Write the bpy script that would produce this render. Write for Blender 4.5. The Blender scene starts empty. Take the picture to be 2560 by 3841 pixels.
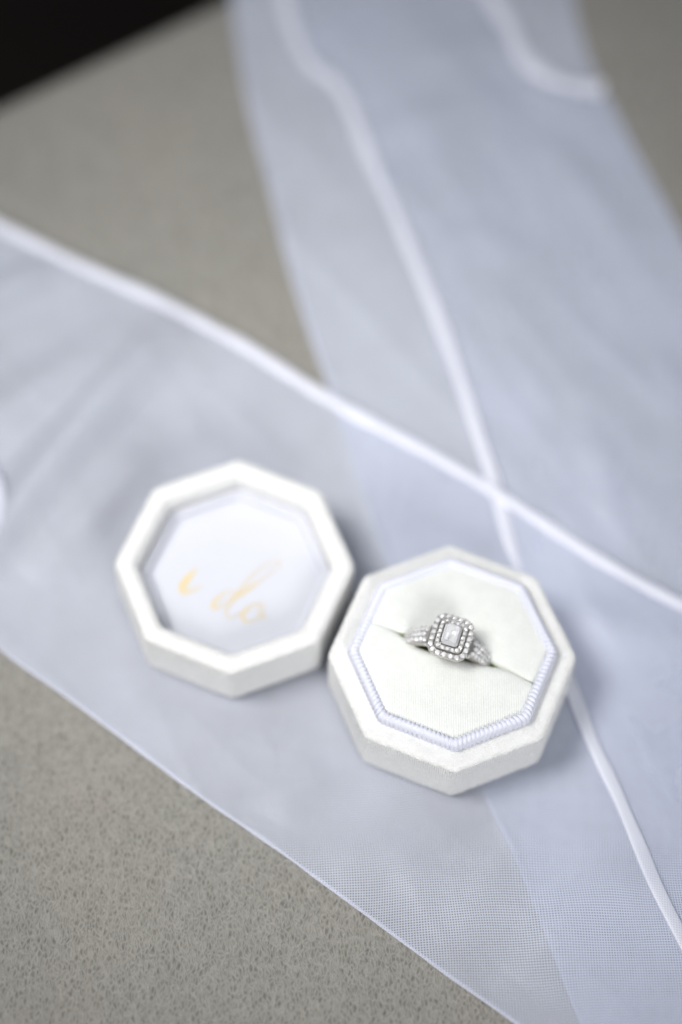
import bpy, bmesh, math, random
from mathutils import Vector, Matrix, Euler, noise

sc = bpy.context.scene
PI = math.pi

# ------------------------------------------------------------------ camera
W0, H0, F0 = 2560.0, 3841.0, 9000.0          # photograph size and focal length in its pixels
PITCH, ROLL, DIST = math.radians(62.3), math.radians(1.1), 0.5781
fwd = Vector((0, math.cos(PITCH), -math.sin(PITCH)))
rt0 = Vector((1, 0, 0)); up0 = rt0.cross(fwd)
rt = math.cos(ROLL)*rt0 + math.sin(ROLL)*up0
upv = -math.sin(ROLL)*rt0 + math.cos(ROLL)*up0
CAM = -fwd*DIST
cd = bpy.data.cameras.new('camera'); cam = bpy.data.objects.new('camera', cd)
sc.collection.objects.link(cam)
cam.matrix_world = Matrix(((rt.x, upv.x, -fwd.x, CAM.x), (rt.y, upv.y, -fwd.y, CAM.y),
                           (rt.z, upv.z, -fwd.z, CAM.z), (0, 0, 0, 1)))
cd.sensor_fit = 'VERTICAL'; cd.sensor_height = 36; cd.lens = F0*36/H0
cd.clip_start = 0.02; cd.clip_end = 30
sc.camera = cam

def gp(px, py, z=0.0):
    """point of the plane at height z that the photograph shows at pixel (px, py)"""
    d = fwd + rt*((px-W0/2)/F0) + upv*((H0/2-py)/F0)
    t = (z-CAM.z)/d.z
    return CAM + d*t
def gd(px, py, z=0.0):                        # the same for measurements taken on the 1568 px wide view
    return gp(px*W0/1568, py*W0/1568, z)

cd.dof.use_dof = True
cd.dof.focus_distance = (gp(1700, 2860, 0.0185)-CAM).dot(fwd)
cd.dof.aperture_fstop = 2.4
cd.dof.aperture_blades = 0

# ------------------------------------------------------------------ light: soft window light from the left
wd = bpy.data.worlds.new('World'); sc.world = wd; wd.use_nodes = True
bg = wd.node_tree.nodes['Background']
bg.inputs['Color'].default_value = (0.80, 0.88, 1.0, 1); bg.inputs['Strength'].default_value = 0.20
def area(name, loc, target, sx, sy, power, col, spread=180):
    l = bpy.data.lights.new(name, 'AREA'); l.shape = 'RECTANGLE'; l.size = sx; l.size_y = sy
    l.energy = power; l.color = col; l.spread = math.radians(spread)
    o = bpy.data.objects.new(name, l); sc.collection.objects.link(o)
    o.location = loc
    o.rotation_euler = (Vector(target)-Vector(loc)).to_track_quat('-Z', 'Y').to_euler()
    return o
def spot(name, loc, target, power, col, ang, radius):
    l = bpy.data.lights.new(name, 'SPOT'); l.energy = power; l.color = col
    l.spot_size = math.radians(ang); l.spot_blend = 1.0; l.shadow_soft_size = radius
    o = bpy.data.objects.new(name, l); sc.collection.objects.link(o); o.location = loc
    o.rotation_euler = (Vector(target)-Vector(loc)).to_track_quat('-Z', 'Y').to_euler()
    return o
spot('window_light', (-0.26, -0.03, 0.46), (-0.014, -0.004, 0), 16.2, (1.0, 0.985, 0.96), 37, 0.14)
spot('front_fill_light', (0.20, -0.52, 0.34), (0.0, -0.022, 0.01), 18.0, (1.0, 0.99, 0.98), 31, 0.16)  # added fill lamp, brightens the front faces of the boxes
area('back_glint_light', (-0.10, 0.32, 0.50), (0.0, -0.02, 0.0), 0.30, 0.24, 0.50, (0.95, 0.98, 1.0))  # added panel lamp, gives the stones something bright to reflect
sc.view_settings.view_transform = 'Standard'; sc.view_settings.look = 'None'
sc.view_settings.exposure = 0.0; sc.view_settings.gamma = 1.0
sc.cycles.max_bounces = 14; sc.cycles.transmission_bounces = 10; sc.cycles.transparent_max_bounces = 16
sc.cycles.glossy_bounces = 6; sc.cycles.diffuse_bounces = 5
sc.cycles.caustics_reflective = True; sc.cycles.caustics_refractive = True
sc.cycles.sample_clamp_indirect = 8

# ------------------------------------------------------------------ helpers
def link(name, me, mats, parent=None, label=None, cat=None, kind=None, group=None, smooth=True):
    for m in (mats if isinstance(mats, (list, tuple)) else [mats]): me.materials.append(m)
    if smooth:
        for p in me.polygons: p.use_smooth = True
    o = bpy.data.objects.new(name, me); sc.collection.objects.link(o)
    if parent: o.parent = parent
    tag(o, label, cat, kind, group)
    return o
def tag(o, label=None, cat=None, kind=None, group=None):
    if label: o['label'] = label
    if cat: o['category'] = cat
    if kind: o['kind'] = kind
    if group: o['group'] = group
def empty(name, loc, rz, label, cat):
    o = bpy.data.objects.new(name, None); sc.collection.objects.link(o)
    o.empty_display_size = 0.01
    o.location = loc; o.rotation_euler = (0, 0, rz); tag(o, label, cat); return o
def mesh(name, vs, fs, uvs=None):
    me = bpy.data.meshes.new(name); me.from_pydata([tuple(v) for v in vs], [], fs)
    if uvs:
        l = me.uv_layers.new(name='UVMap')
        for p in me.polygons:
            for li, vi in zip(p.loop_indices, p.vertices): l.data[li].uv = uvs[vi]
    me.update(); return me
def recalc(me):
    bm = bmesh.new(); bm.from_mesh(me); bmesh.ops.recalc_face_normals(bm, faces=bm.faces); bm.to_mesh(me); bm.free()

class NT:
    def __init__(s, name):
        s.m = bpy.data.materials.new(name); s.m.use_nodes = True; s.t = s.m.node_tree; s.t.nodes.clear()
        s.out = s.n('ShaderNodeOutputMaterial')
    def n(s, typ, **k):
        x = s.t.nodes.new(typ)
        for a, b in k.items():
            if a.startswith('i_'): x.inputs[a[2:].replace('_', ' ')].default_value = b
            else: setattr(x, a, b)
        return x
    def l(s, a, b): s.t.links.new(a, b)
    def math(s, op, a, b=None, c=None, clamp=False):
        x = s.n('ShaderNodeMath', operation=op, use_clamp=clamp)
        for i, v in enumerate((a, b, c)):
            if v is None: continue
            if isinstance(v, (int, float)): x.inputs[i].default_value = v
            else: s.l(v, x.inputs[i])
        return x.outputs[0]
    def noise(s, vec, scale, detail=2, rough=.5):
        x = s.n('ShaderNodeTexNoise'); x.inputs['Scale'].default_value = scale
        x.inputs['Detail'].default_value = detail; x.inputs['Roughness'].default_value = rough
        s.l(vec, x.inputs['Vector']); return x
    def ramp(s, fac, a, b, ca, cb):
        x = s.n('ShaderNodeValToRGB'); e = x.color_ramp.elements
        e[0].position = a; e[1].position = b; e[0].color = (*ca, 1); e[1].color = (*cb, 1)
        s.l(fac, x.inputs[0]); return x.outputs[0]
    def mixc(s, f, a, b):
        x = s.n('ShaderNodeMix', data_type='RGBA')
        if isinstance(f, (int, float)): x.inputs[0].default_value = f
        else: s.l(f, x.inputs[0])
        for i, v in ((6, a), (7, b)):
            if isinstance(v, tuple): x.inputs[i].default_value = (*v, 1)
            else: s.l(v, x.inputs[i])
        return x.outputs[2]
    def bump(s, h, strength, dist):
        x = s.n('ShaderNodeBump'); x.inputs['Strength'].default_value = strength
        x.inputs['Distance'].default_value = dist; s.l(h, x.inputs['Height']); return x.outputs[0]

# ------------------------------------------------------------------ materials
def m_leather():
    t = NT('grey_leather'); co = t.n('ShaderNodeTexCoord').outputs['Object']
    warp = t.noise(co, 260, 2)
    w = t.n('ShaderNodeVectorMath', operation='MULTIPLY_ADD'); w.inputs[1].default_value = (.0016,)*3
    t.l(warp.outputs['Color'], w.inputs[0]); t.l(co, w.inputs[2])
    st = t.n('ShaderNodeMapping'); st.inputs['Scale'].default_value = (1.35, .65, 1); st.inputs['Rotation'].default_value = (0, 0, .45)
    t.l(w.outputs[0], st.inputs[0])
    v = t.n('ShaderNodeTexVoronoi', feature='DISTANCE_TO_EDGE'); v.inputs['Scale'].default_value = 900
    t.l(st.outputs[0], v.inputs['Vector'])
    v2 = t.n('ShaderNodeTexVoronoi', feature='DISTANCE_TO_EDGE'); v2.inputs['Scale'].default_value = 300
    st2 = t.n('ShaderNodeMapping'); st2.inputs['Scale'].default_value = (1.7, .6, 1); st2.inputs['Rotation'].default_value = (0, 0, -.35)
    t.l(w.outputs[0], st2.inputs[0]); t.l(st2.outputs[0], v2.inputs['Vector'])
    n1 = t.noise(co, 1500, 3, .6).outputs['Fac']; n2 = t.noise(co, 22, 3, .6).outputs['Fac']
    nf = t.noise(st2.outputs[0], 620, 5, .72).outputs['Fac']
    vein = t.math('SUBTRACT', 1, t.math('MULTIPLY', t.math('ABSOLUTE', t.math('SUBTRACT', t.noise(st2.outputs[0], 330, 3, .6).outputs['Fac'], .5)), 13, clamp=True))
    cell = t.math('MULTIPLY_ADD', t.math('MINIMUM', v.outputs['Distance'], .4), 1.15, t.math('MULTIPLY', nf, .66))
    big = t.math('SUBTRACT', 1, t.math('MULTIPLY', v2.outputs['Distance'], 14, clamp=True))
    c = t.ramp(cell, .35, .85, (.300, .291, .268), (.148, .142, .126))
    c = t.mixc(t.math('ADD', t.math('MULTIPLY', big, .22), t.math('MULTIPLY', vein, .45), clamp=True), c, (.385, .372, .346))
    tint = t.ramp(n2, .35, .7, (.95, .955, .93), (1.04, 1.0, .97))
    mx = t.n('ShaderNodeMix', data_type='RGBA', blend_type='MULTIPLY'); mx.inputs[0].default_value = 1
    t.l(c, mx.inputs[6]); t.l(tint, mx.inputs[7])
    b = t.n('ShaderNodeBsdfPrincipled'); t.l(mx.outputs[2], b.inputs['Base Color'])
    b.inputs['Roughness'].default_value = .62; b.inputs['Specular IOR Level'].default_value = .35
    hh = t.math('ADD', t.math('MULTIPLY', t.math('SUBTRACT', 1, cell), .8), t.math('ADD', t.math('MULTIPLY', big, .25), t.math('MULTIPLY', vein, .5)))
    t.l(t.bump(hh, .6, .0004), b.inputs['Normal'])
    t.l(b.outputs[0], t.out.inputs[0]); return t.m
def m_floor():
    t = NT('dark_floor'); co = t.n('ShaderNodeTexCoord').outputs['Object']
    mp = t.n('ShaderNodeMapping'); mp.inputs['Scale'].default_value = (1, 9, 1); t.l(co, mp.inputs[0])
    c = t.ramp(t.noise(mp.outputs[0], 6, 5, .6).outputs['Fac'], .3, .75, (.010, .008, .007), (.055, .040, .032))
    b = t.n('ShaderNodeBsdfPrincipled'); t.l(c, b.inputs['Base Color']); b.inputs['Roughness'].default_value = .8; b.inputs['Specular IOR Level'].default_value = .1
    t.l(b.outputs[0], t.out.inputs[0]); return t.m
def m_sheer(name, ang, thread_a, hole_a, col):
    t = NT(name); co = t.n('ShaderNodeTexCoord').outputs['Object']
    wn = t.noise(co, 14, 2).outputs['Color']
    w = t.n('ShaderNodeVectorMath', operation='MULTIPLY_ADD'); w.inputs[1].default_value = (.010,)*3
    t.l(wn, w.inputs[0]); t.l(co, w.inputs[2])
    mp = t.n('ShaderNodeMapping'); mp.inputs['Rotation'].default_value = (0, 0, ang); t.l(w.outputs[0], mp.inputs[0])
    sp = t.n('ShaderNodeSeparateXYZ'); t.l(mp.outputs[0], sp.inputs[0])
    k = 2*PI/.00060
    sx = t.math('MULTIPLY_ADD', t.math('SINE', t.math('MULTIPLY', sp.outputs[0], k)), .5, .5)
    sy = t.math('MULTIPLY_ADD', t.math('SINE', t.math('MULTIPLY', sp.outputs[1], k*1.03)), .5, .5)
    thr = t.math('MAXIMUM', t.math('POWER', sx, 1.1), t.math('POWER', sy, .9))
    thin = t.noise(co, 26, 4, .55).outputs['Fac']
    al = t.math('MULTIPLY_ADD', thr, thread_a-hole_a, hole_a)
    al = t.math('ADD', al, t.math('MULTIPLY', t.math('SUBTRACT', thin, .5), .50), clamp=True)
    d = t.n('ShaderNodeBsdfDiffuse'); d.inputs['Color'].default_value = (*col, 1)
    tl = t.n('ShaderNodeBsdfTranslucent'); tl.inputs['Color'].default_value = (*col, 1)
    gl = t.n('ShaderNodeBsdfGlossy'); gl.inputs['Color'].default_value = (.9, .92, 1, 1); gl.inputs['Roughness'].default_value = .45
    t.l(t.bump(thr, .5, .00012), d.inputs['Normal'])
    m1 = t.n('ShaderNodeMixShader'); m1.inputs[0].default_value = .28; t.l(d.outputs[0], m1.inputs[1]); t.l(tl.outputs[0], m1.inputs[2])
    m2 = t.n('ShaderNodeMixShader'); m2.inputs[0].default_value = .07; t.l(m1.outputs[0], m2.inputs[1]); t.l(gl.outputs[0], m2.inputs[2])
    tr = t.n('ShaderNodeBsdfTransparent')
    m3 = t.n('ShaderNodeMixShader'); t.l(al, m3.inputs[0]); t.l(tr.outputs[0], m3.inputs[1]); t.l(m2.outputs[0], m3.inputs[2])
    t.l(m3.outputs[0], t.out.inputs[0]); return t.m
def m_velvet(name, col, ribs=None, spark=.0):
    """ribs: None, 'uv' (running up the sides) or 'x' (along the object's y)"""
    t = NT(name); tc = t.n('ShaderNodeTexCoord'); co = tc.outputs['Object']
    n1 = t.noise(co, 2600, 3, .7).outputs['Fac']; n2 = t.noise(co, 320, 3, .6).outputs['Fac']
    h = t.math('MULTIPLY_ADD', n1, .9, t.math('MULTIPLY', n2, .5))
    f = h
    if ribs:
        src = tc.outputs['UV'] if ribs == 'uv' else co
        sp = t.n('ShaderNodeSeparateXYZ'); t.l(src, sp.inputs[0])
        wob = t.math('MULTIPLY', t.math('SUBTRACT', n2, .5), .9 if ribs == 'uv' else .6)
        s = t.math('MULTIPLY_ADD', t.math('SINE', t.math('MULTIPLY_ADD', sp.outputs[0], 2*PI/.00052, wob)), .5, .5)
        f = t.math('MULTIPLY_ADD', s, .45 if ribs == 'uv' else .32, t.math('MULTIPLY', h, .8))
    lo = tuple(x*.84 for x in col)
    c = t.ramp(f, .45, 1.05, lo, col)
    b = t.n('ShaderNodeBsdfPrincipled'); t.l(c, b.inputs['Base Color'])
    b.inputs['Roughness'].default_value = .9; b.inputs['Specular IOR Level'].default_value = .15
    b.inputs['Sheen Weight'].default_value = .2; b.inputs['Sheen Roughness'].default_value = .4
    t.l(t.bump(f, .8, .00045 if ribs == 'uv' else .00026), b.inputs['Normal'])
    t.l(b.outputs[0], t.out.inputs[0]); return t.m
def m_plain(name, col, rough, metal=0, spec=.5, nscale=None, nd=.0001, amp=.06, sss=0):
    t = NT(name); co = t.n('ShaderNodeTexCoord').outputs['Object']
    b = t.n('ShaderNodeBsdfPrincipled'); b.inputs['Roughness'].default_value = rough
    b.inputs['Metallic'].default_value = metal; b.inputs['Specular IOR Level'].default_value = spec
    n = t.noise(co, nscale or 400, 3).outputs['Fac']
    t.l(t.ramp(n, .3, .7, tuple(x*(1-amp) for x in col), col), b.inputs['Base Color'])
    if nscale: t.l(t.bump(n, .4, nd), b.inputs['Normal'])
    t.l(b.outputs[0], t.out.inputs[0]); return t.m
def m_gem(name='diamond', mk=.78, met=.15):
    t = NT(name); g = t.n('ShaderNodeBsdfPrincipled')
    g.inputs['Base Color'].default_value = (1, 1, 1, 1); g.inputs['Transmission Weight'].default_value = 1
    g.inputs['IOR'].default_value = 2.1; g.inputs['Roughness'].default_value = .02
    n = t.noise(t.n('ShaderNodeTexCoord').outputs['Object'], 900, 2).outputs['Fac']
    t.l(t.math('MULTIPLY', n, .06), g.inputs['Roughness'])
    d = t.n('ShaderNodeBsdfPrincipled'); d.inputs['Base Color'].default_value = (.95, .95, .96, 1); d.inputs['Roughness'].default_value = .06; d.inputs['Metallic'].default_value = met  # pale glossy body mixed in, stands for reflections inside the stone
    m = t.n('ShaderNodeMixShader'); m.inputs[0].default_value = mk; t.l(g.outputs[0], m.inputs[1]); t.l(d.outputs[0], m.inputs[2])
    t.l(m.outputs[0], t.out.inputs[0]); return t.m

M_LEATHER = m_leather(); M_FLOOR = m_floor()
LAV = (.75, .79, .92)
M_SHEER_A = m_sheer('sheer_organza_under', .10, .84, .34, LAV)
M_SHEER_A2 = m_sheer('sheer_organza_fold', -.18, .42, .06, LAV)
M_SHEER_B = m_sheer('sheer_organza_over', -.04, .86, .12, LAV)
M_HEM = m_sheer('folded_hem', .3, 1.0, .93, (.92, .925, 1.0))
M_FOLD = m_sheer('soft_fold', .1, .88, .60, (.90, .91, .98))
M_EDGE = m_sheer('selvedge', .3, .7, .45, (.84, .86, .97))
M_VEL = m_velvet('white_velvet', (.87, .87, .86))
M_VELR = m_velvet('white_velvet_side', (.87, .87, .86), 'uv')
M_PAD = m_velvet('pad_velvet', (.85, .865, .835), 'x')
M_PILE = m_plain('velvet_pile', (.92, .92, .91), .5, spec=.4)
M_SLOT = m_plain('slot_olive', (.46, .56, .16), .95, spec=.1, nscale=1500)  # deep walls of the pad slot, yellow-green
M_CORD = m_plain('grosgrain_cord', (.735, .745, .85), .6, spec=.3, nscale=3000, nd=.00003)
M_PAPER = m_plain('lid_lining', (.60, .61, .67), .55, spec=.4, nscale=300, nd=.00002, amp=.015)
M_GOLD = m_plain('gold_ink', (.70, .57, .32), .5, metal=.1)
M_SILVER = m_plain('white_gold', (.84, .83, .81), .24, metal=.8, nscale=2500, nd=.00002)
M_DARKM = m_plain('shaded_setting', (.56, .53, .50), .35, metal=.7)  # setting metal darkened to stand in for shade between the stones
M_GEM = m_gem(); M_GEMC = m_gem('clear_centre_diamond', .86, .45)

# ------------------------------------------------------------------ floor and bench
me = mesh('floor', [(-4, -4, -.45), (4, -4, -.45), (4, 4, -.45), (-4, 4, -.45)], [(0, 1, 2, 3)])
link('floor', me, M_FLOOR, kind='structure', smooth=False)

def bench():
    a = gd(-40, 246); b = gd(480, 0)
    d = (b-a).normalized(); nrm = Vector((d.y, -d.x, 0))
    if (Vector((0, 0, 0))-a).dot(nrm) < 0: nrm = -nrm
    bm = bmesh.new()
    L0, L1, D = -.45, .75, .62
    pts = [a+d*L0, a+d*L1, a+d*L1+nrm*D, a+d*L0+nrm*D]
    bo = [bm.verts.new((p.x, p.y, -.448)) for p in pts]; to = [bm.verts.new((p.x, p.y, 0)) for p in pts]
    bm.faces.new(bo[::-1]); bm.faces.new(to)
    for i in range(4): bm.faces.new((bo[i], bo[(i+1) % 4], to[(i+1) % 4], to[i]))
    bmesh.ops.recalc_face_normals(bm, faces=bm.faces)
    es = [e for e in bm.edges if not all(v.co.z < -.4 for v in e.verts)]
    bmesh.ops.bevel(bm, geom=es, offset=.006, segments=5, profile=.5, affect='EDGES')
    me = bpy.data.meshes.new('leather_bench'); bm.to_mesh(me); bm.free()
    o = link('leather_bench', me, M_LEATHER, label='grey grained leather bench top that everything lies on', cat='bench', smooth=False)
bench()

# ------------------------------------------------------------------ box placement
RO = 0.0281
BASE = 0.0021
RB = Vector((.0257, -.0454, 0)); RBH = .0182; RBT = math.radians(.9)
LB = Vector((-.0243, -.0229, 0)); LBH = .0177; LBT = math.radians(.2)

# ------------------------------------------------------------------ ribbons
def spline(pts, n):
    P = [Vector(p) for p in pts]; P = [P[0]*2-P[1]]+P+[P[-1]*2-P[-2]]
    out = []
    for i in range(1, len(P)-2):
        for k in range(12):
            t = k/12; p0, p1, p2, p3 = P[i-1:i+3]
            out.append(.5*((2*p1)+(p2-p0)*t+(2*p0-5*p1+4*p2-p3)*t*t+(3*p1-3*p2+p3-p0)*t**3))
    out.append(P[-2])
    L = [0]
    for a, b in zip(out, out[1:]): L.append(L[-1]+(b-a).length)
    res = []; j = 0
    for i in range(n):
        s = L[-1]*i/(n-1)
        while j < len(L)-2 and L[j+1] < s: j += 1
        f = (s-L[j])/max(1e-9, L[j+1]-L[j]); res.append(out[j].lerp(out[j+1], min(1, max(0, f))))
    return res
def path(pts, n, z=0): return [Vector((p.x, p.y, 0)) for p in spline([gd(x, y, z) for x, y in pts], n)]
def seg_d(p, pl):
    best = 1e9; bt = 0
    n = len(pl)-1
    for i in range(n):
        ax, ay = pl[i].x, pl[i].y; dx, dy = pl[i+1].x-ax, pl[i+1].y-ay
        t = max(0, min(1, ((p.x-ax)*dx+(p.y-ay)*dy)/(dx*dx+dy*dy)))
        q = math.hypot(p.x-ax-dx*t, p.y-ay-dy*t)
        if q < best: best = q; bt = (i+t)/n
    return best, bt
def flat(p):
    m = 1
    for c in (RB, LB):
        d = math.hypot(p.x-c.x, p.y-c.y)
        f = min(1, max(0, (d-RO)/.012)); m *= f*f*(3-2*f)
    return m
def ridges_h(p, rid):
    h = 0
    for pl, w, a in rid:
        d, t = seg_d(p, pl)
        if d < 3*w: h += a*math.exp(-(d/w)**2)*(math.sin(PI*min(1, max(0, t*.92+.04)))**.6)
    return h
def sheet(name, left, right, nu, nv, zbase, rid, mat, parent, wob, seed, wr=.0005):
    vs = []; fs = []
    for i in range(nu):
        for j in range(nv):
            p = left[i].lerp(right[i], j/(nv-1)); m = flat(p)
            h = ridges_h(p, rid) + wob*max(0, noise.noise(Vector((p.x*28, p.y*28, seed)))+.25) + wob*.35*noise.noise(Vector((p.x*90, p.y*90, seed+3))) + wr*(1-abs(noise.noise(Vector(((p.x*.8+p.y*.6)*75, (p.y*.8-p.x*.6)*16, seed)))))**5
            vs.append((p.x, p.y, zbase+max(0, h)*m))
            if i and j:
                a = (i-1)*nv+j-1; fs.append((a, a+1, a+nv+1, a+nv))
    me = mesh(name, vs, fs); o = link(name, me, mat, parent); return o, vs
def hem(name, line, zf, w, h, mat, parent, seed, inward=0):
    """a rolled edge: a flattened tube following the line"""
    vs = []; fs = []; K = 10
    n = len(line)
    for i, p in enumerate(line):
        t = (line[min(n-1, i+1)]-line[max(0, i-1)]).normalized(); s = Vector((-t.y, t.x, 0))
        ww = w*(1+.38*noise.noise(Vector((i*.13, seed, 0)))); z = zf(i)
        for k in range(K):
            a = 2*PI*k/K
            q = p+s*(ww*math.cos(a)+inward*ww)
            vs.append((q.x, q.y, z+h*math.sin(a)*(1+.2*noise.noise(Vector((i*.2, k, seed))))))
        if i:
            for k in range(K):
                a = (i-1)*K+k; b = (i-1)*K+(k+1) % K; fs.append((a, b, b+K, a+K))
    return link(name, mesh(name, vs, fs), mat, parent)

A_LEFT = [(515, -160), (525, -60), (534, 0), (553, 150), (578, 280), (610, 400), (640, 520), (665, 620), (690, 700), (715, 780), (750, 880), (800, 1030), (860, 1220), (930, 1400), (1020, 1620), (1110, 1830), (1180, 1970), (1240, 2120), (1310, 2300), (1360, 2420), (1440, 2600)]
A_RIGHT = [(1290, -160), (1300, -60), (1312, 0), (1325, 60), (1345, 130), (1382, 215), (1440, 320), (1500, 430), (1568, 560), (1650, 720), (1740, 920), (1830, 1130), (1910, 1330), (1990, 1530), (2060, 1730), (2140, 1950), (2200, 2100), (2260, 2300), (2350, 2600)]
A_HEM = [(625, -160), (640, -60), (652, 0), (672, 70), (695, 125), (722, 165), (765, 195), (795, 235), (818, 290), (850, 370), (900, 480), (955, 610), (1000, 720), (1055, 870), (1100, 1010), (1135, 1115), (1180, 1285), (1240, 1440), (1310, 1590), (1358, 1715), (1412, 1828), (1460, 1940), (1506, 2050), (1566, 2168), (1650, 2320), (1800, 2580)]
A_S = [(1040, -160), (1085, -60), (1122, 0), (1150, 40), (1172, 75), (1192, 125), (1222, 165), (1270, 195), (1330, 212), (1385, 216)]
A2_RIGHT = A_S + A_RIGHT[6:]
B_TOP = [(-220, 420), (-80, 490), (0, 530), (80, 570), (150, 605), (260, 655), (350, 695), (430, 735), (560, 805), (650, 862), (750, 925), (840, 975), (930, 1022), (1030, 1078), (1130, 1138), (1240, 1208), (1350, 1280), (1460, 1345), (1568, 1402), (1720, 1480), (1950, 1600)]
B_BOT = [(-220, 1320), (-80, 1433), (0, 1494), (49, 1531), (181, 1625), (339, 1744), (476, 1846), (618, 1943), (766, 2051), (857, 2118), (980, 2210), (1080, 2282), (1182, 2353), (1310, 2445), (1500, 2580)]

def RG(pts, w, a): return (path(pts, 14), w, a)
ra = empty('sheer_ribbon', (0, 0, 0), 0, 'sheer lavender white ribbon coming down from the top edge, doubled, passing under the other one', 'ribbon')
N = 150
aL, aR = path(A_LEFT, N), path(A_RIGHT, N)
sheet('under_layer', aL, aR, N, 60, .0005, [], M_SHEER_A, ra, .0004, 1.3)
ridA = [RG([(960, 150), (1060, 125), (1180, 85)], .0035, .0022), RG([(860, 330), (1000, 280), (1150, 235)], .004, .0018),
        RG([(1000, 620), (1080, 560), (1200, 600)], .005, .0018), RG([(1250, 330), (1330, 420), (1450, 560)], .005, .0015),
        RG([(1350, 1000), (1400, 1150), (1440, 1230)], .004, .0018), RG([(1200, 900), (1350, 910), (1500, 860)], .006, .0015)]
a2L, a2R = path(A_HEM, N), path(A2_RIGHT, N)
sheet('folded_layer', a2L, a2R, N, 60, .0009, ridA, M_SHEER_A2, ra, .0016, 5.1, .0006)
def zA(line): return lambda i: .0010+.0005*max(0, noise.noise(line[i]*40))
def zH(line, lift):
    return lambda i: .0009+lift*flat(line[i])
hem('hem', a2L, zH(a2L, .0008), .0017, .0008, M_HEM, ra, 2)
sL = path(A_S, 50)
hem('hem', sL, lambda i: .0022, .0024, .0011, M_HEM, ra, 7)
hem('selvedge', aL, lambda i: .0006, .0006, .0002, M_EDGE, ra, 4, 1)
hem('selvedge', aR, lambda i: .0006, .0006, .0002, M_EDGE, ra, 9)

rb = empty('sheer_ribbon', (0, 0, 0), 0, 'sheer lavender white ribbon lying diagonally under both velvet boxes, with a rolled upper edge', 'ribbon')
bT, bB = path(B_TOP, 190), path(B_BOT, 190)
sub = lambda pts: path(pts, 30)
ridB = [RG([(-60, 1330), (40, 1190), (190, 1000), (300, 870), (390, 780)], .0060, .0050),
        RG([(60, 1340), (200, 1200), (340, 1040)], .0070, .0022),
        RG([(-80, 740), (20, 680), (120, 625)], .0045, .0028),
        RG([(-80, 1010), (60, 930), (240, 800)], .0065, .0026),
        RG([(640, 1900), (700, 1800), (720, 1740)], .006, .0012),
        RG([(1180, 2260), (1330, 2100), (1480, 1980)], .006, .0020),
        RG([(1040, 2190), (1150, 2020), (1230, 1900)], .006, .0012),
        RG([(760, 2010), (900, 1980), (1020, 2080)], .006, .0010),
        RG([(1300, 1400), (1400, 1450), (1568, 1500)], .006, .0016),
        (sub(A_LEFT[10:18]), .0012, .0004)]
sheet('sheer_panel', bT, bB, 190, 130, .0019, ridB, M_SHEER_B, rb, .0005, 9.7, .00022)
hem('hem', bT, lambda i: .0024, .0017, .0008, M_HEM, rb, 12, 0)
fl = path(A_HEM[17:], 70)
hem('fold', path([(-60, 1060), (-14, 1110), (3, 1150), (5, 1195), (-4, 1240), (-50, 1290)], 30), lambda i: .0058, .0014, .0006, M_FOLD, rb, 33, 0)
hem('fold', fl, lambda i: .0029, .0017, .0004, M_FOLD, rb, 21, 0)
hem('selvedge', bB, lambda i: .0020, .00045, .0002, M_EDGE, rb, 15)

# ------------------------------------------------------------------ octagonal velvet boxes
def octa(R, cr, E=14, A=5):
    """octagon with rounded corners; corner k at angle k*45 deg"""
    out = []
    cr = max(cr, 1e-5); ap = R*math.cos(PI/8)
    cc = (ap-cr)/math.cos(PI/8)              # corner arc centres
    for k in range(8):
        a = k*PI/4; c = Vector((cc*math.cos(a), cc*math.sin(a), 0))
        for i in range(A+1):
            th = a-PI/8+PI/4*i/A
            out.append(c+Vector((cr*math.cos(th), cr*math.sin(th), 0)))
        a2 = (k+1)*PI/4; c2 = Vector((cc*math.cos(a2), cc*math.sin(a2), 0)); th = a+PI/8
        e0 = out[-1]; e1 = c2+Vector((cr*math.cos(th), cr*math.sin(th), 0))
        for i in range(1, E): out.append(e0.lerp(e1, i/E))
    return out
def loft(name, prof, mats, parent, cap0=False, cap1=False, jit=0.0, E=14, rib=None, mfun=None, smooth=True):
    """prof: list of (R, corner radius, z); consecutive rings are joined"""
    vs = []; uv = []; fs = []; mi = []
    n = None
    for r_i, (R, cr, z) in enumerate(prof):
        o = octa(R, cr, E); n = len(o); u = 0; tot = sum((o[i]-o[i-1]).length for i in range(n))
        for i, p in enumerate(o):
            q = p.copy(); q.z = z
            if jit:
                d = Vector((p.x, p.y, 0)).normalized()
                q += d*jit*noise.noise(Vector((p.x*900, p.y*900, z*900))) + Vector((0, 0, jit*.7*noise.noise(Vector((p.x*700+5, p.y*700, z*700)))))
                q += d*jit*.35*noise.noise(Vector((p.x*130, p.y*130, z*130+7)))
            if rib: q = rib(q, u/tot, r_i)
            vs.append(q); uv.append((u, z))
            if i < n-1: u += (o[i+1]-o[i]).length
        if r_i:
            b = (r_i-1)*n
            for i in range(n):
                j = (i+1) % n; fs.append((b+i, b+j, b+n+j, b+n+i)); mi.append(mfun(r_i) if mfun else 0)
    if cap0: fs.append(tuple(range(n))[::-1]); mi.append(0)
    if cap1: fs.append(tuple(range((len(prof)-1)*n, len(prof)*n))); mi.append(0)
    me = mesh(name, vs, fs, uv)
    for p, m in zip(me.polygons, mi): p.material_index = m
    recalc(me)
    return link(name, me, mats, parent, smooth=smooth)
def arc(c, r, a0, a1, n):
    return [(c[0]+r*math.cos(math.radians(a0+(a1-a0)*i/n)), c[1]+r*math.sin(math.radians(a0+(a1-a0)*i/n))) for i in range(n+1)]

box = empty('ring_box', (RB.x, RB.y, 0), RBT, 'white velvet octagonal box base holding the diamond ring in its slotted pad', 'jewellery box')
cr = .0029
er = .0013
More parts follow.
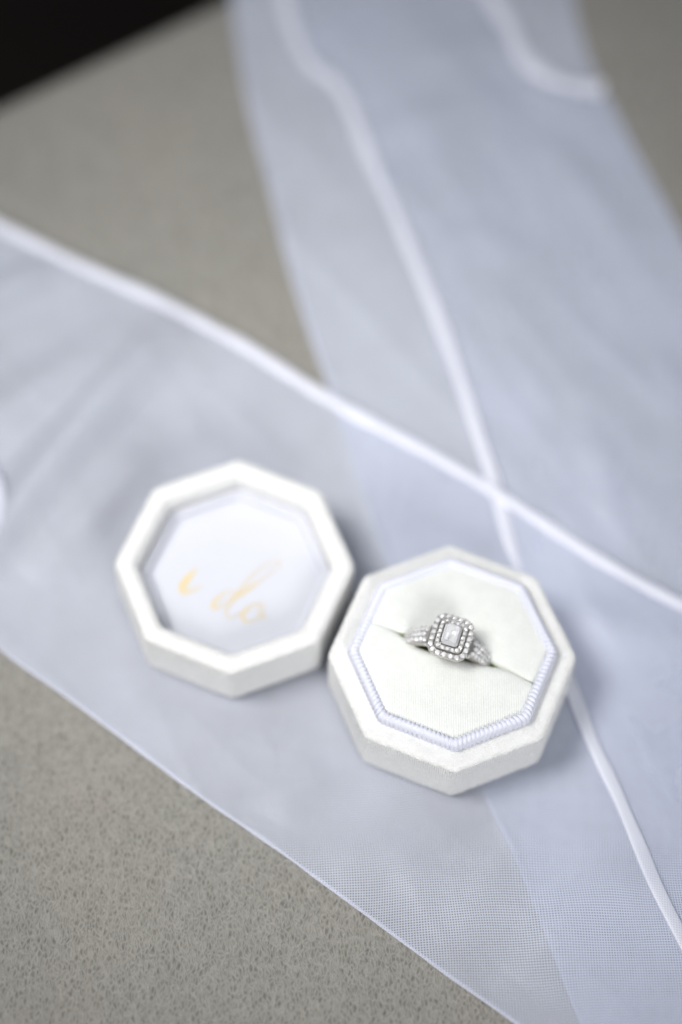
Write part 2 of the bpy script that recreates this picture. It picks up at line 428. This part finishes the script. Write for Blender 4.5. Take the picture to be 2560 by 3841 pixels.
# outer wall, rounded top edge, ledge
p = [(RO-.004, .001, BASE), (RO-.0012, cr, BASE), (RO-.0004, cr, BASE+.0004), (RO, cr, BASE+.0011)]
zt = RBH
p += [(RO, cr, BASE+.0011+(zt-er-BASE-.0011)*k/8) for k in range(1, 9)]
p += [(a, cr, b) for a, b in arc((RO-er, zt-er), er, 0, 90, 6)[1:]]
p += [(RO-er-(RO-er-.0222)*k/6, cr, zt) for k in range(1, 7)]
body = loft('base', p, [M_VELR, M_VEL], box, cap0=True, cap1=False, jit=.00016, E=44, mfun=lambda i: 0 if i < 13 else 1)
body['label'] = 'octagonal base covered in ribbed white velvet'
# ribbed collar of cord
PR = .0234; pr = .00105
prof = [(PR, .0018, zt-.0006), (PR+.0001, .0018, zt+.0002), (PR+.00015, .0018, zt+.0008), (PR+.00015, .0018, zt+.0015)]
prof += [(a, .0018, b) for a, b in arc((PR-pr, zt+.0019), pr*1.1, 0, 180, 9)]
prof += [(PR-2*pr-.0001, .0015, zt+.0008)]
per = 8*2*PR*math.sin(PI/8)*.985; NR = 130
def ribf(q, u, i):
    w = abs(math.sin(PI*NR*u))
    f = (w**.7-.6)*.00046
    r = Vector((q.x, q.y, 0)).normalized()
    zc = zt+.0008
    d = r if i < 4 else (Vector((q.x, q.y, q.z))-r*(PR-pr)-Vector((0, 0, zt+.0015)))
    return q+d.normalized()*f
cordm = loft('ribbed_collar', prof, M_CORD, box, E=118, rib=ribf)

# slotted pad: two halves
ZP = zt+.0021
SL = math.radians(-20.5)-RBT
RP = .0216
mid = (gp(1391, 2345, ZP)+gp(2019, 2553, ZP))/2-RB
octp = octa(RP, .0024, 6)
def pad_half(sgn):
    c, s = math.cos(SL), math.sin(SL)
    # rotate octagon into the slot frame
    off = -mid.x*math.sin(RBT+SL)+mid.y*math.cos(RBT+SL)
    P = [(q.x*c+q.y*s, -q.x*s+q.y*c) for q in octp]
    def bound(x):
        ys = []
        for a, b in zip(P, P[1:]+P[:1]):
            if (a[0]-x)*(b[0]-x) <= 0 and a[0] != b[0]:
                t = (x-a[0])/(b[0]-a[0]); ys.append(a[1]+t*(b[1]-a[1]))
        return (min(ys), max(ys)) if ys else (0, 0)
    xm = max(q[0] for q in P); xmin = min(q[0] for q in P)
    nx, ny = 150, 46
    def slot(x): return off+.0007*math.sin(x/.0135*PI*.9)*(.4 if sgn > 0 else .9)
    def gap(x):
        g = .00003+.0013*math.exp(-(abs(x+.0002)/.0108)**6)
        return g
    vs = []; fs = []; mats = []
    wall = [(-.0075, 0), (-.005, 0), (-.003, 0), (-.0018, .0)]
    for i in range(nx+1):
        x = xmin+(xm-xmin)*(.5-.5*math.cos(PI*i/nx))
        x = min(xm-1e-5, max(xmin+1e-5, x))
        lo, hi = bound(x); e = hi if sgn > 0 else lo
        y0 = slot(x)+sgn*gap(x)
        L = max(1e-5, (e-y0)*sgn)
        if (e-y0)*sgn < 1e-5: y0 = e-sgn*1e-5
        for zz, _ in wall: vs.append((x, y0, ZP+zz))
        for j in range(ny+1):
            t = (j/ny)**1.7; d = L*t
            y = y0+sgn*d
            de = min(abs(x-xmin), abs(xm-x), L-d)
            puff = .0010*(1-math.exp(-max(0, L-d)/.003))*(1-math.exp(-min(abs(x-xmin), abs(xm-x))/.003))
            rr = .0020
            dip = (.0016*(1-math.sqrt(max(0, 1-(1-d/rr)**2))) if d < rr else 0)*(.35+.65*math.exp(-(x/.0115)**4))
            if sgn > 0: dep = .0013*math.exp(-(d/.0050)**2)*math.exp(-((x-.006)/.010)**2)
            else: dep = -.0006*math.exp(-((d-.003)/.0045)**2)*math.exp(-(x/.013)**2)
            k = min(1, L/.004)
            vs.append((x, y, ZP+puff-(dip+dep)*k+.00006*noise.noise(Vector((x*300, y*300, sgn)))))
    m = len(wall)+ny+1
    for i in range(nx):
        for j in range(m-1):
            a = i*m+j; fs.append((a, a+1, a+m+1, a+m)); mats.append(1 if j < 4 else 0)
    # back into the box frame
    vs = [(v[0]*c-v[1]*s, v[0]*s+v[1]*c, v[2]) for v in vs]
    me = mesh('pad_half', vs, fs)
    for pl, k in zip(me.polygons, mats): pl.material_index = k
    recalc(me)
    o = link('pad_half', me, [M_PAD, M_SLOT], box)
    return o
pad_half(1); pad_half(-1)

def pile(host, parent, dens, seed, ln=.00034):
    """short velvet pile standing on the cloth: many tiny blades"""
    rd = random.Random(seed); me = host.data; vs = []; fs = []
    for p in me.polygons:
        if len(p.vertices) > 4 or p.area < 1e-12: continue
        q = [me.vertices[i].co for i in p.vertices]; nn = p.normal
        k = p.area*1e6*dens*(1.5 if p.material_index else .35); k = int(k)+(rd.random() < k-int(k))
        for _ in range(k):
            a, b = rd.random(), rd.random()
            c = q[0].lerp(q[1], a).lerp(q[-1].lerp(q[2], a), b)
            if c.z < BASE+.0006: continue
            r_ = Vector((rd.gauss(0, 1), rd.gauss(0, 1), rd.gauss(0, 1)))
            d = (nn+r_*.42).normalized()*ln*rd.uniform(.5, 1.2)
            s = d.cross(r_).normalized()*.00006; i = len(vs)
            c = c-nn*.00004
            vs += [c-s, c+s, c+d]; fs.append((i, i+1, i+2))
    o = link('velvet_pile', mesh('velvet_pile', vs, fs), M_PILE, parent, kind='stuff', smooth=False)
    return o
pile(body, box, 16, 3)

# lid, open side up
lid = empty('octagonal_lid', (LB.x, LB.y, 0), LBT, 'white velvet octagonal lid lying open side up beside the ring box, gold script inside', 'lid')
LO = .0278; RI = .0227; zl = LBH; rr = .0021; FZ = zl-.0068
p = [(LO-.004, .001, BASE), (LO-.0012, cr, BASE), (LO-.0004, cr, BASE+.0004), (LO, cr, BASE+.0011)]
p += [(LO, cr, BASE+.0011+(zl-rr-BASE-.0011)*k/8) for k in range(1, 9)]
p += [(a, cr, b) for a, b in arc((LO-rr, zl-rr), rr, 0, 90, 7)[1:]]
p += [(a, cr, b) for a, b in arc((RI+rr, zl-rr), rr, 90, 180, 7)]
p += [(RI, .0018, zl-rr-(.0055-rr)*k/3) for k in range(1, 4)]
shell = loft('shell', p, [M_VELR, M_VEL], lid, cap0=True, jit=.00016, E=44, mfun=lambda i: 0 if i < 14 else 1)
p = [(RI-.0001, .0018, zl-.0056), (RI-.0004, .0018, zl-.0053), (RI-.0020, .0016, zl-.0053), (RI-.0024, .0016, zl-.0056), (RI-.0025, .0016, FZ), (.012, .0012, FZ), (.001, .0004, FZ)]
pile(shell, lid, 16, 5)
lining = loft('lining', p, M_PAPER, lid, cap1=True, smooth=False)

# gold script printed on the lining: strokes with a pen's changing width
NST = [0]
def stroke(name, pts, w0, seedoff=0):
    """pts: (x, y, relative width) on the 500 px detail view of the inscription"""
    P = [gp(600+x*.3189, 2000+y*.3189, FZ) for x, y, _ in pts]; ws = [w for _, _, w in pts]
    n = len(P)*8; S = spline([(q.x, q.y, 0) for q in P], n)
    W = spline([(w, i, 0) for i, w in enumerate(ws)], n)
    vs = []; fs = []; NST[0] += 1
    for i in range(n):
        t = (S[min(n-1, i+1)]-S[max(0, i-1)]).normalized(); s = Vector((-t.y, t.x, 0))
        w = max(.12, W[i].x)*w0
        for k, sg in enumerate((-1, 1)):
            q = S[i]+s*sg*w-LB; vs.append((q.x, q.y, FZ+.00004+.00002*NST[0]+.00001*i/n))
        if i: a = 2*(i-1); fs.append((a, a+1, a+3, a+2))
    return link(name, mesh(name, vs, fs), M_GOLD, lining)
i_ = stroke('letter_i', [(440, 410, .3), (400, 450, .8), (340, 520, 1.5), (280, 600, 1.6), (262, 660, 1.5), (290, 695, .9), (370, 675, .6), (440, 645, .4), (490, 610, .3)], .00055)
d_ = stroke('letter_d', [(890, 700, .6), (820, 685, .5), (740, 720, .8), (660, 785, 1.2), (622, 850, 1.3), (640, 885, .9), (700, 865, .5), (790, 800, .4), (880, 735, .5)], .0003)
stroke('letter_d', [(860, 800, .5), (905, 720, .8), (1000, 600, .7), (1120, 470, .6), (1260, 370, .5), (1390, 330, .4), (1430, 355, .4), (1350, 430, .35), (1180, 560, .4), (1000, 690, .6), (880, 770, 1.4), (800, 870, 1.2), (775, 940, .9), (810, 995, .7), (880, 980, .4), (950, 930, .3)], .0003)
stroke('letter_o', [(1180, 830, .4), (1110, 840, .6), (1020, 900, 1.0), (970, 970, 1.4), (1000, 1035, 1.0), (1080, 1040, .5), (1180, 985, .4), (1225, 900, .4), (1210, 840, .4), (1170, 850, .4), (1165, 930, .4), (1190, 985, .6), (1260, 1005, .5)], .0003)

# ------------------------------------------------------------------ the ring
RA = math.radians(-16)
hc = gp(1688, 2398, ZP+.0068)                 # centre of the head
ring = empty('diamond_ring', (hc.x-.0004, hc.y+.0007, ZP-.0046), RA, 'white gold diamond ring with double halo standing in the pad slot', 'ring')
ring.rotation_euler = (0, math.radians(3.5), RA)
HZ = .0046+.0072                              # height of the outer halo above the ring's centre
RIN, ROUT = .0087, .0104

def band():
    vs = []; fs = []; n = 96; K = 8
    for i in range(n+1):
        a = math.radians(90+27+(306)*i/n)     # gap under the head
        u = abs(((math.degrees(a)-90) % 360)-180)/153    # 1 next to the head, 0 at the bottom
        hw = .0012+.0010*max(0, (u-.35)/.65)**1.3
        ro = ROUT+.0003*u
        sec = [(-hw, RIN+.0002), (-hw*.8, RIN), (hw*.8, RIN), (hw, RIN+.0002), (hw, ro-.0003), (hw*.85, ro), (-hw*.85, ro), (-hw, ro-.0003)]
        for y, r in sec: vs.append((r*math.cos(a), y, r*math.sin(a)))
        if i:
            for k in range(K):
                q = (i-1)*K+k; w = (i-1)*K+(k+1) % K; fs.append((q, w, w+K, q+K))
    fs.append(tuple(range(K))); fs.append(tuple(range(n*K, n*K+K)))
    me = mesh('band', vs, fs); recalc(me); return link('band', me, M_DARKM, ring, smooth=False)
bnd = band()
# shoulders joining the band to the head: two open bars on each side
def bar(pts, r, name, mat, parent, K=8):
    S = spline(pts, 14); vs = []; fs = []
    for i, p in enumerate(S):
        t = (S[min(13, i+1)]-S[max(0, i-1)]).normalized(); a = t.orthogonal().normalized(); b = t.cross(a)
        for k in range(K): vs.append(p+(a*math.cos(2*PI*k/K)+b*math.sin(2*PI*k/K))*r)
        if i:
            for k in range(K):
                q = (i-1)*K+k; w = (i-1)*K+(k+1) % K; fs.append((q, w, w+K, q+K))
    me = mesh(name, vs, fs); recalc(me); return link(name, me, mat, parent)
for sx in (-1, 1):
    for sy in (-1, 1):
        bar([(sx*.0052, sy*.0016, .0083), (sx*.0042, sy*.0024, .0092), (sx*.0030, sy*.0028, HZ-.0008)], .00055, 'shoulder', M_SILVER, bnd)
        bar([(sx*.0046, sy*.0008, .0080), (sx*.0030, sy*.0010, .0085), (sx*.0020, sy*.0016, HZ-.0012)], .0004, 'shoulder', M_SILVER, bnd)

def brilliant():
    vs = [(0, 0, -.43)]; fs = []
    for k in range(8): a = PI/4*k; vs.append((.5*math.cos(a), .5*math.sin(a), 0))
    for k in range(8): a = PI/4*k+PI/8; vs.append((.40*math.cos(a), .40*math.sin(a), .10))
    for k in range(8): a = PI/4*k; vs.append((.28*math.cos(a), .28*math.sin(a), .16))
    for k in range(8):
        j = (k+1) % 8
        fs += [(0, 1+j, 1+k), (1+k, 1+j, 9+k), (9+k, 1+j, 17+j), (9+k, 17+j, 17+k), (1+k, 9+k, 17+k)]
    fs.append(tuple(17+k for k in range(8)))
    me = mesh('stone', vs, fs); recalc(me); me.materials.append(M_GEM); return me
GEM = brilliant()
SPH = bpy.data.meshes.new('claw')
bm = bmesh.new(); bmesh.ops.create_icosphere(bm, subdivisions=2, radius=.5); bm.to_mesh(SPH); bm.free()
SPH.materials.append(M_SILVER)
for q in SPH.polygons: q.use_smooth = True
rnd = random.Random(4)
def place(me, name, parent, loc, size, nrm=(0, 0, 1), spin=0, tilt=0):
    o = bpy.data.objects.new(name, me); sc.collection.objects.link(o); o.parent = parent
    n = (Vector(nrm)+Vector((rnd.uniform(-tilt, tilt), rnd.uniform(-tilt, tilt), rnd.uniform(-tilt, tilt)))).normalized()
    o.rotation_mode = 'QUATERNION'
    o.rotation_quaternion = n.to_track_quat('Z', 'Y') @ Euler((0, 0, spin)).to_quaternion()
    o.location = loc; o.scale = (size,)*3; return o

# pave on the band: three rows of small stones, with beads between
pv = []; beads = []
for row in (-1, 0, 1):
    k = 0; deg = 31.5
    while deg < 78:
        for s in (-1, 1):
            u = (180-deg)/153
            hw = .0012+.0010*max(0, (u-.35)/.65)**1.3
            dd = deg + (2.6 if row == 0 else 0)
            a = math.radians(90+s*dd); ro = ROUT+.0003*u
            y = row*hw*.64
            pv.append(((1.009*ro*math.cos(a), y, 1.009*ro*math.sin(a)), (math.cos(a), row*.25, math.sin(a)), hw*.60))
            a2 = math.radians(90+s*(dd+3.0))
            for q in (-.5, .5): beads.append(((ro*1.012*math.cos(a2), y+q*hw*.6, ro*1.012*math.sin(a2)), .00034))
        deg += 6.0
for l, n_, d in pv: place(GEM, 'stone', bnd, l, d, n_, rnd.random()*6, .38)

def rrect(hx, hy, r, s):
    """point and outward normal at fraction s of a rounded rectangle's outline"""
    L = [2*(hy-r), PI/2*r, 2*(hx-r), PI/2*r, 2*(hy-r), PI/2*r, 2*(hx-r), PI/2*r]
    d = (s % 1)*sum(L); i = 0
    while d > L[i]: d -= L[i]; i += 1
    ang = {0: 0, 2: PI/2, 4: PI, 6: 3*PI/2}
    st = {0: (hx, -(hy-r)), 2: (hx-r, hy), 4: (-hx, hy-r), 6: (-(hx-r), -hy)}
    if i % 2 == 0:
        a = ang[i]; return (st[i][0]-math.sin(a)*d, st[i][1]+math.cos(a)*d), (math.cos(a), math.sin(a))
    c = {1: (hx-r, hy-r), 3: (-(hx-r), hy-r), 5: (-(hx-r), -(hy-r)), 7: (hx-r, -(hy-r))}[i]
    a = (i-1)/2*PI/2+d/r
    return (c[0]+r*math.cos(a), c[1]+r*math.sin(a)), (math.cos(a), math.sin(a))
def plate(name, h0, h1, z0, z1, r0, parent, mat, h2=None, z2=None):
    """solid ring plate between two rounded rectangles"""
    n = 72; vs = []; fs = []
    rings = [(h0, z0), (h0, z1), (h1, z1), (h1, z0)]
    for (hx, hy), z in rings:
        for i in range(n):
            (x, y), _ = rrect(hx, hy, min(r0, hx*.6), i/n); vs.append((x, y, z))
    for k in range(4):
        for i in range(n):
            j = (i+1) % n; a = k*n; b = ((k+1) % 4)*n
            fs.append((a+i, a+j, b+j, b+i))
    me = mesh(name, vs, fs); recalc(me); return link(name, me, mat, parent, smooth=False)
OX, OY, IX, IY = .0040, .0046, .00268, .0033
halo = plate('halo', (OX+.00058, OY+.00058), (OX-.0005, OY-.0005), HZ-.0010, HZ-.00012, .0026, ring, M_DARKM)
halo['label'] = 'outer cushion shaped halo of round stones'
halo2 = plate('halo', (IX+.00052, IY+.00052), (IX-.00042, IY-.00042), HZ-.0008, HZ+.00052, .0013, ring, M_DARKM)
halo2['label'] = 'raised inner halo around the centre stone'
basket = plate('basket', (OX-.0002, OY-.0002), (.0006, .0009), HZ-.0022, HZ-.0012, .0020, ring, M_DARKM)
def row(hx, hy, r, n, d, z, parent, ph):
    for i in range(n):
        (x, y), nn = rrect(hx, hy, r, (i+ph)/n)
        place(GEM, 'stone', parent, (x, y, z), d*rnd.uniform(.96, 1.03), (nn[0]*.16, nn[1]*.16, 1), rnd.random()*6, .22)
        for s in (-.33, .33):
            (x, y), nn = rrect(hx, hy, r, (i+.5+ph)/n)
            beads_h.append(((x+nn[0]*d*s*1.15, y+nn[1]*d*s*1.15, z+.00012), .00036))
beads_h = []
row(OX, OY, .0021, 21, .00124, HZ-.00002, halo, .2)
row(IX, IY, .0011, 19, .00094, HZ+.00062, halo2, .1)
def joined_beads(name, lst, parent):
    bm = bmesh.new()
    for l, d in lst:
        bmesh.ops.create_icosphere(bm, subdivisions=1, radius=d/2, matrix=Matrix.Translation(l))
    me = bpy.data.meshes.new(name); bm.to_mesh(me); bm.free()
    return link(name, me, M_SILVER, parent)
joined_beads('claws', beads_h, halo)['kind'] = 'stuff'
joined_beads('claws', beads, bnd)['kind'] = 'stuff'

def emerald():
    lv = [(.35, .9, -.0019), (.75, 1.45, -.0012), (1.35, 2.05, -.0005), (1.75, 2.45, 0), (1.75, 2.45, .00012), (1.52, 2.22, .00045), (1.28, 1.98, .00075), (1.22, 1.9, .00076), (.98, 1.66, .00030), (.72, 1.40, -.00010), (.42, 1.08, -.00055), (.10, .70, -.00075)]
    vs = []; fs = []
    for hx, hy, z in lv:
        c = min(hx, hy)*.32
        for x, y in ((hx, -hy+c), (hx, hy-c), (hx-c, hy), (-hx+c, hy), (-hx, hy-c), (-hx, -hy+c), (-hx+c, -hy), (hx-c, -hy)):
            vs.append((x*.00112, y*.0011, z))
    for k in range(len(lv)-1):
        for i in range(8):
            j = (i+1) % 8; fs.append((k*8+i, k*8+j, k*8+8+j, k*8+8+i))
    fs.append(tuple(range(8))[::-1]); fs.append(tuple(range(len(vs)-8, len(vs))))
    me = mesh('centre_stone', vs, fs); recalc(me)
    o = link('centre_stone', me, M_GEMC, ring, smooth=False); o.location = (0, 0, HZ+.00095); o['label'] = 'emerald cut clear centre stone'
    return o
em = emerald()
for sx in (-1, 1):
    for sy in (-1, 1):
        bar([(sx*.00165, sy*.0023, HZ-.0012), (sx*.00172, sy*.0024, HZ+.0004), (sx*.00150, sy*.00215, HZ+.00135)], .00022, 'prong', M_SILVER, em)
        bpy.data.objects[-1].location = (0, 0, 0) if False else bpy.data.objects[-1].location
for o in list(em.children):
    o.matrix_parent_inverse = Matrix.Translation((0, 0, -(HZ+.00095)))
